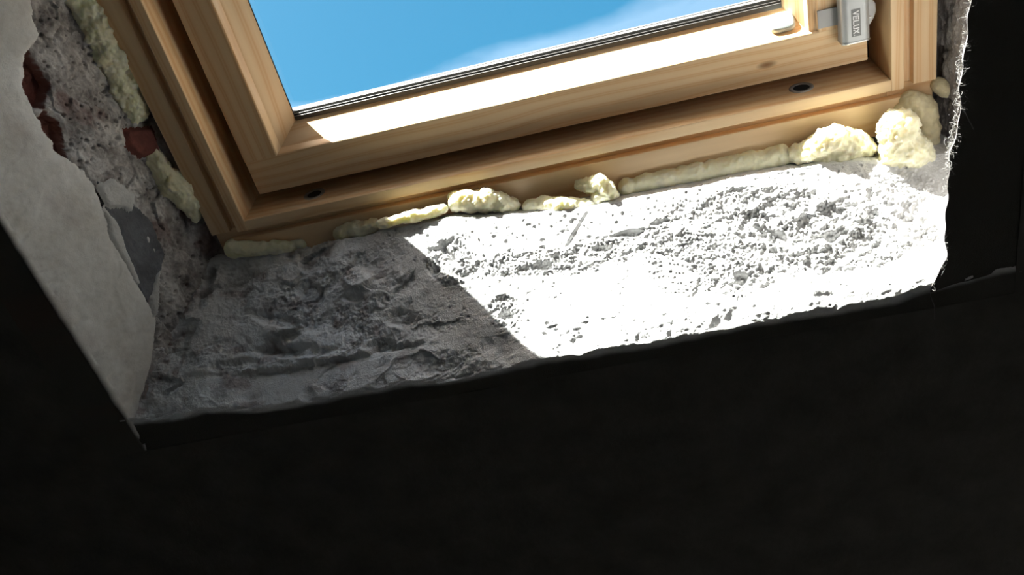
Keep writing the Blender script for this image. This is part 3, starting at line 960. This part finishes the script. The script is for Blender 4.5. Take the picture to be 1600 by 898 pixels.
part('glass_pane', boxes((GX0 - 0.006, GX1 + 0.006, GY0 - 0.006, GY1 + 0.006, -0.0630, -0.0600)), mg, 0)
part('glass_pane', boxes((GX0 - 0.006, GX1 + 0.006, GY0 - 0.006, GY1 + 0.006, -0.0710, -0.0680)), mg, 0)
gk = 0.0006
part('gasket', boxes((GX0 - 0.003, GX0 + gk, GY0, GY1, -0.0600, -0.0580), (GX1 - 0.001, GX1 + 0.003, GY0, GY1, -0.0600, -0.0580),
                     (GX0, GX1, GY1 - 0.0042, GY1 + 0.003, -0.0600, -0.0570)), M_RUBBER, 0.0004)
part('gasket', boxes((GX0, GX1, GY0 - 0.003, GY0 + 0.0040, -0.0600, -0.0568), (GX0, GX1, GY0 - 0.003, GY0 + 0.0062, -0.0600, -0.0588)), M_GASKET, 0.0006)
# spacer between the panes, and the ribbed metal drip edge outside below the glass
part('spacer_bar', boxes((GX0 - 0.004, GX1 + 0.004, GY0 - 0.006, GY0 + 0.0082, -0.0676, -0.0634)), M_SPACER, 0.0004)
part('spacer_bar', boxes((GX1 - 0.0045, GX1 + 0.006, GY0 + 0.0084, GY1, -0.0676, -0.0634)), M_SPACER, 0.0004)
part('spacer_bar', boxes((GX0 - 0.016, GX0 - 0.0085, GY0 + 0.0084, GY1, -0.0676, -0.0634)), M_RUBBER, 0)
for k in range(3):
    part('drip_rib', boxes((GX0 - 0.02, GX1 + 0.02, GY0 - 0.010, GY0 + 0.0040 + 0.0004 * k, -0.0765 - 0.005 * k, -0.0725 - 0.005 * k)), M_SPACER, 0.0004)
part('weather_seal', boxes((-0.001, 0.0195, -0.001, 1.061, -0.078, -0.070), (0.684, 0.701, -0.001, 1.061, -0.078, -0.070),
                           (0.0, 0.70, -0.001, 0.0165, -0.078, -0.070), (0.0, 0.70, 1.046, 1.061, -0.078, -0.070)), M_RUBBER, 0)
# outside cladding
part('cladding', boxes((GX0 - 0.058, GX0 - 0.030, 0.02, 1.05, -0.094, -0.0885), (GX1 + 0.004, GX1 + 0.074, 0.02, 1.05, -0.094, -0.0885),
                       (GX0 - 0.058, GX1 + 0.074, 0.02, GY0 - 0.004, -0.094, -0.0885), (GX0 - 0.058, GX1 + 0.074, GY1 - 0.004, 1.05, -0.094, -0.0885)), M_STEEL, 0)


# silver cover bar with the nameplate, its two brackets, and the pale cap
def rounded_bar(x0, x1, y0, y1, z0, z1, r):
    P = [(x0, z0), (x1, z0)]
    for i in range(9):
        a = i / 8 * math.pi / 2
        P.append((x1 - r + r * math.cos(a), z1 - r * 0.7 + r * 0.7 * math.sin(a)))
    for i in range(9):
        a = math.pi / 2 + i / 8 * math.pi / 2
        P.append((x0 + r + r * math.cos(a), z1 - r * 0.7 + r * 0.7 * math.sin(a)))
    return prism([P], 'y', y0, y1)


bar = part('handle_cover', rounded_bar(0.6565, 0.6835, 0.0440, 0.62, SZ + 0.0005, -0.0085, 0.006), M_SILV, 0.0008)
tag(bar, 'silver aluminium cover bar with a small grey nameplate')
part('end_lip', rounded_bar(0.6561, 0.6839, 0.0428, 0.0447, SZ + 0.0005, -0.0078, 0.006), M_ALU, 0.0005, bar)
PX0, PX1, PY0, PY1, PZ = 0.6655, 0.6743, 0.0500, 0.0775, -0.0083
pl = part('nameplate', boxes((PX0, PX1, PY0, PY1, PZ - 0.0005, PZ)), M_PLATE, 0, bar)
# raised letters, read from top to bottom
STROKES = {'V': [((0, 1), (.5, 0)), ((.5, 0), (1, 1))], 'E': [((0, 0), (0, 1)), ((0, 1), (1, 1)), ((0, .5), (.85, .5)), ((0, 0), (1, 0))],
           'L': [((0, 0), (0, 1)), ((0, 0), (1, 0))], 'U': [((0, 1), (0, .15)), ((0, .15), (.2, 0)), ((.2, 0), (.8, 0)), ((.8, 0), (1, .15)), ((1, .15), (1, 1))],
           'X': [((0, 0), (1, 1)), ((0, 1), (1, 0))]}
V, F = [], []
lw = 0.00042
for i, ch in enumerate('VELUX'):
    base_y = PY1 - 0.0026 - i * 0.0046
    for (a, b) in STROKES[ch]:
        def q(p):
            return Vector((PX0 + 0.0020 + p[1] * 0.0048, base_y - p[0] * 0.0031))
        A, B = q(a), q(b)
        d = (B - A).normalized(); nn = Vector((-d.y, d.x)) * lw
        A = A - d * lw; B = B + d * lw
        k = len(V)
        for z in (PZ - 0.0001, PZ + 0.0003):
            for p_ in (A + nn, B + nn, B - nn, A - nn):
                V.append((p_.x, p_.y, z))
        F += [(k, k + 1, k + 2, k + 3)[::-1], (k + 4, k + 5, k + 6, k + 7)] + [(k + j, k + (j + 1) % 4, k + 4 + (j + 1) % 4, k + 4 + j) for j in range(4)]
k = len(V)
cx, cy = PX0 + 0.0024, PY0 + 0.0014
for z in (PZ - 0.0001, PZ + 0.0003):
    V += [(cx - .0006, cy, z), (cx, cy - .0006, z), (cx + .0006, cy, z), (cx, cy + .0006, z)]
F += [(k + 3, k + 2, k + 1, k), (k + 4, k + 5, k + 6, k + 7)]
part('letters', mesh('let', V, F), M_ALU, 0, bar)
part('cover_bracket', boxes((0.6375, 0.6570, 0.0600, 0.0785, SZ, SZ + 0.0020)), M_STEEL, 0.0004, bar)
HK = [(0.6825, 0.0440), (0.6868, 0.0530), (0.6915, 0.0600), (0.6935, 0.0660), (0.6930, 0.0740), (0.6895, 0.0790), (0.6855, 0.0780), (0.6820, 0.0730)]
part('cover_hook', prism([HK], 'z', SZ + 0.001, SZ + 0.0035), M_STEEL, 0.0005, bar)
part('hook_pin', boxes((0.6830, 0.6885, 0.0612, 0.0621, SZ + 0.0035, SZ + 0.006)), M_ALU, 0.0003, bar)

# pale cap on the sunlit slope of the bottom rail
e1 = Vector((0, 0.0205, -0.022)).normalized(); nr = Vector((0, 0.022, 0.0205)).normalized(); e0 = Vector((1, 0, 0))
ctr = Vector((0.6070, GY0 - 0.0125, -0.0440)) + nr * 0.0
V, F = [], []
nn_ = 28
for L_, (sx, hh) in enumerate(((1.0, -0.001), (1.0, 0.003), (0.93, 0.0048), (0.80, 0.0056))):
    for i in range(nn_):
        a = 2 * math.pi * i / nn_
        ca, sa = math.cos(a), math.sin(a)
        rx = 0.0125 * sx * math.copysign(abs(ca) ** 0.55, ca); ry = 0.0105 * sx * math.copysign(abs(sa) ** 0.55, sa)
        V.append(ctr + e0 * rx + e1 * ry + nr * hh)
for L_ in range(3):
    for i in range(nn_):
        j = (i + 1) % nn_
        F.append((L_ * nn_ + i, L_ * nn_ + j, (L_ + 1) * nn_ + j, (L_ + 1) * nn_ + i))
F.append(tuple(3 * nn_ + i for i in range(nn_)))
cap = part('cap', mesh('cap', V, F, True), M_CAP, 0)
tag(cap, 'pale rounded plastic cap on the sunlit bottom rail')

# ------------------------------------------------------------------ cured mounting foam
tx = D.textures.new('foam_lumps', 'CLOUDS'); tx.noise_scale = 0.011; tx.noise_depth = 3
tx2 = D.textures.new('foam_cells', 'VORONOI'); tx2.noise_scale = 0.0048
tx2.distance_metric = 'DISTANCE'


def foam(label, blobs, m=M_FOAM, amp=0.006, cell=0.0022, vox=0.0013, group=None):
    import bmesh
    bm = bmesh.new()
    cx = sum(b[0] for b in blobs) / len(blobs); cy = sum(b[1] for b in blobs) / len(blobs); cz = sum(b[2] for b in blobs) / len(blobs)
    more = []
    for a, b in zip(blobs, blobs[1:]):
        for k in (0.0, 0.33, 0.67):
            more.append(tuple(a[i] * (1 - k) + b[i] * k for i in range(3)) + ((a[3] * (1 - k) + b[3] * k) * rnd.uniform(0.86, 1.04),))
    blobs = more + [blobs[-1]]
    for (x, y, z, r) in blobs:
        sq = rnd.uniform(0.85, 1.1)
        mt = Matrix.Translation((x - cx, y - cy, z - cz)) @ Matrix.Rotation(rnd.uniform(0, 3), 4, 'Z') @ Matrix.Diagonal((r * rnd.uniform(0.95, 1.1), r * sq, r * rnd.uniform(0.9, 1.1), 1))
        bmesh.ops.create_icosphere(bm, subdivisions=3, radius=1, matrix=mt)
    me = D.meshes.new('foam'); bm.to_mesh(me); bm.free()
    o = link('foam_lump', me, m, None, (cx, cy, cz))
    rm = o.modifiers.new('union', 'REMESH'); rm.mode = 'VOXEL'; rm.voxel_size = vox; rm.use_smooth_shade = True
    sm = o.modifiers.new('soft', 'SMOOTH'); sm.iterations = 3; sm.factor = 0.5
    d = o.modifiers.new('lumps', 'DISPLACE'); d.texture = tx; d.strength = amp; d.mid_level = 0.5; d.texture_coords = 'GLOBAL'
    d = o.modifiers.new('cells', 'DISPLACE'); d.texture = tx2; d.strength = -cell; d.mid_level = 0.35; d.texture_coords = 'GLOBAL'
    return tag(o, label, 'foam', 'cured foam around the window frame')


foam('smooth shaded foam bead lying under the lower left corner of the frame',
     [(-0.0276, -0.034, -0.006, 0.0124), (-0.013, -0.036, -0.004, 0.0109), (0.0015, -0.0390, -0.003, 0.0085), (0.0195, -0.042, -0.004, 0.0090), (0.0367, -0.0450, -0.005, 0.0085), (0.0492, -0.0460, -0.007, 0.0070)], M_FOAM, 0.003, 0.0008)
foam('pale translucent foam lump where the sun shadow begins on the concrete',
     [(0.0985, -0.0420, -0.004, 0.0094), (0.1138, -0.0400, -0.003, 0.0108), (0.129, -0.0410, 0.0, 0.0105), (0.1388, -0.0385, 0, 0.0086)], M_FOAM, 0.005, 0.0015)
foam('thin sunlit strip of foam left of the rounded foam chunk',
     [(0.1524, -0.0325, 0.012, 0.0063), (0.1676, -0.0319, 0.013, 0.0069), (0.1827, -0.0305, 0.014, 0.0075), (0.197, -0.0315, 0.014, 0.0075), (0.2117, -0.0309, 0.014, 0.0073), (0.2237, -0.0306, 0.012, 0.0061)], M_FOAM, 0.003, 0.0014)
foam('rounded sunlit foam chunk casting a small shadow on the concrete',
     [(0.2386, -0.028, 0.006, 0.0115), (0.2556, -0.0282, 0.009, 0.0122), (0.2725, -0.0323, 0.009, 0.0125), (0.2868, -0.0392, 0.008, 0.0115), (0.2963, -0.0481, 0.004, 0.0089), (0.2523, -0.0368, 0.004, 0.0098)], M_FOAM, 0.006, 0.0022)
foam('low foam lump between the rounded chunk and the small upright knob',
     [(0.3156, -0.0512, 0.008, 0.009), (0.3285, -0.0495, 0.01, 0.0093), (0.3402, -0.0503, 0.018, 0.0098), (0.3558, -0.0522, 0.02, 0.0091), (0.3693, -0.0546, 0.02, 0.0069), (0.3791, -0.0564, 0.022, 0.0062)], M_FOAM, 0.004, 0.0018)
foam('small upright foam knob with a bright rounded head',
     [(0.374, -0.0416, 0.003, 0.0084), (0.386, -0.0419, 0.009, 0.0087), (0.3957, -0.0317, 0.017, 0.0069), (0.4008, -0.0442, 0.019, 0.0092), (0.404, -0.0538, 0.017, 0.0091), (0.3902, -0.0529, 0.017, 0.0083)], M_FOAM, 0.006, 0.0022)
foam('long flat shaded foam strip pressed against the bottom of the frame',
     [(0.4224 + 0.0096 * i, -0.0570 - 0.0001 * i, 0.000, 0.0105 + 0.00012 * i) for i in range(18)], M_FOAM, 0.003, 0.0012)
foam('broad sunlit foam lump next to the largest clump near the right corner',
     [(0.598, -0.057, 0.006, 0.0101), (0.6109, -0.0509, 0.014, 0.0129), (0.6251, -0.0437, 0.018, 0.0154), (0.6406, -0.0413, 0.02, 0.0158), (0.6568, -0.0516, 0.018, 0.0153), (0.6679, -0.0616, 0.016, 0.0118), (0.6400, -0.0640, 0.0180, 0.0120), (0.6250, -0.0640, 0.0160, 0.0110)], M_FOAM, 0.007, 0.0024)
foam('largest foam clump, brightly sunlit and overhanging the concrete at the right corner',
     [(0.6912, -0.0347, 0.029, 0.0159), (0.7007, -0.0332, 0.032, 0.0145), (0.6925, -0.0541, 0.034, 0.0194), (0.7071, -0.0649, 0.034, 0.0194), (0.7181, -0.0722, 0.03, 0.015), (0.6858, -0.0717, 0.034, 0.0124), (0.7017, -0.0806, 0.034, 0.0125)], M_FOAM, 0.009, 0.0028)
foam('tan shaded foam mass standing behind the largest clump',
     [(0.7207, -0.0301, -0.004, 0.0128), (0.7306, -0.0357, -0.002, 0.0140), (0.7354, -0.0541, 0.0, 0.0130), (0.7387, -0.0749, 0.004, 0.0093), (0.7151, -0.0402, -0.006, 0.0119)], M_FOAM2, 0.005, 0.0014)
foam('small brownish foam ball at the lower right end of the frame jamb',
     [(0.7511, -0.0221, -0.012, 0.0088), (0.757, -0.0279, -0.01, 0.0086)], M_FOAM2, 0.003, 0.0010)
foam('long thick foam strip running up the left side of the frame',
     [(-0.0625, 0.42, -0.012, 0.018), (-0.0625, 0.40, -0.012, 0.018), (-0.0625, 0.38, -0.012, 0.018), (-0.0625, 0.36, -0.012, 0.018), (-0.0625, 0.34, -0.012, 0.018), (-0.0625, 0.32, -0.012, 0.018),
      (-0.0629, 0.299, -0.012, 0.0184), (-0.0629, 0.2806, -0.012, 0.018), (-0.0600, 0.2606, -0.012, 0.0176), (-0.0601, 0.2363, -0.012, 0.0192), (-0.0612, 0.2113, -0.012, 0.0190), (-0.0623, 0.1855, -0.012, 0.0182), (-0.0635, 0.1629, -0.012, 0.0172), (-0.0640, 0.1445, -0.012, 0.0140)],
     M_FOAM, 0.009, 0.0030)
foam('short ragged foam piece below the long strip on the left side',
     [(-0.0662, 0.0971, -0.005, 0.01), (-0.0663, 0.0832, -0.005, 0.0132), (-0.062299999999999994, 0.0649, -0.005, 0.0176), (-0.0565, 0.0465, -0.007, 0.0151), (-0.0537, 0.0278, -0.007, 0.0107), (-0.0555, 0.0134, -0.009000000000000001, 0.0073)], M_FOAM, 0.007, 0.0024)
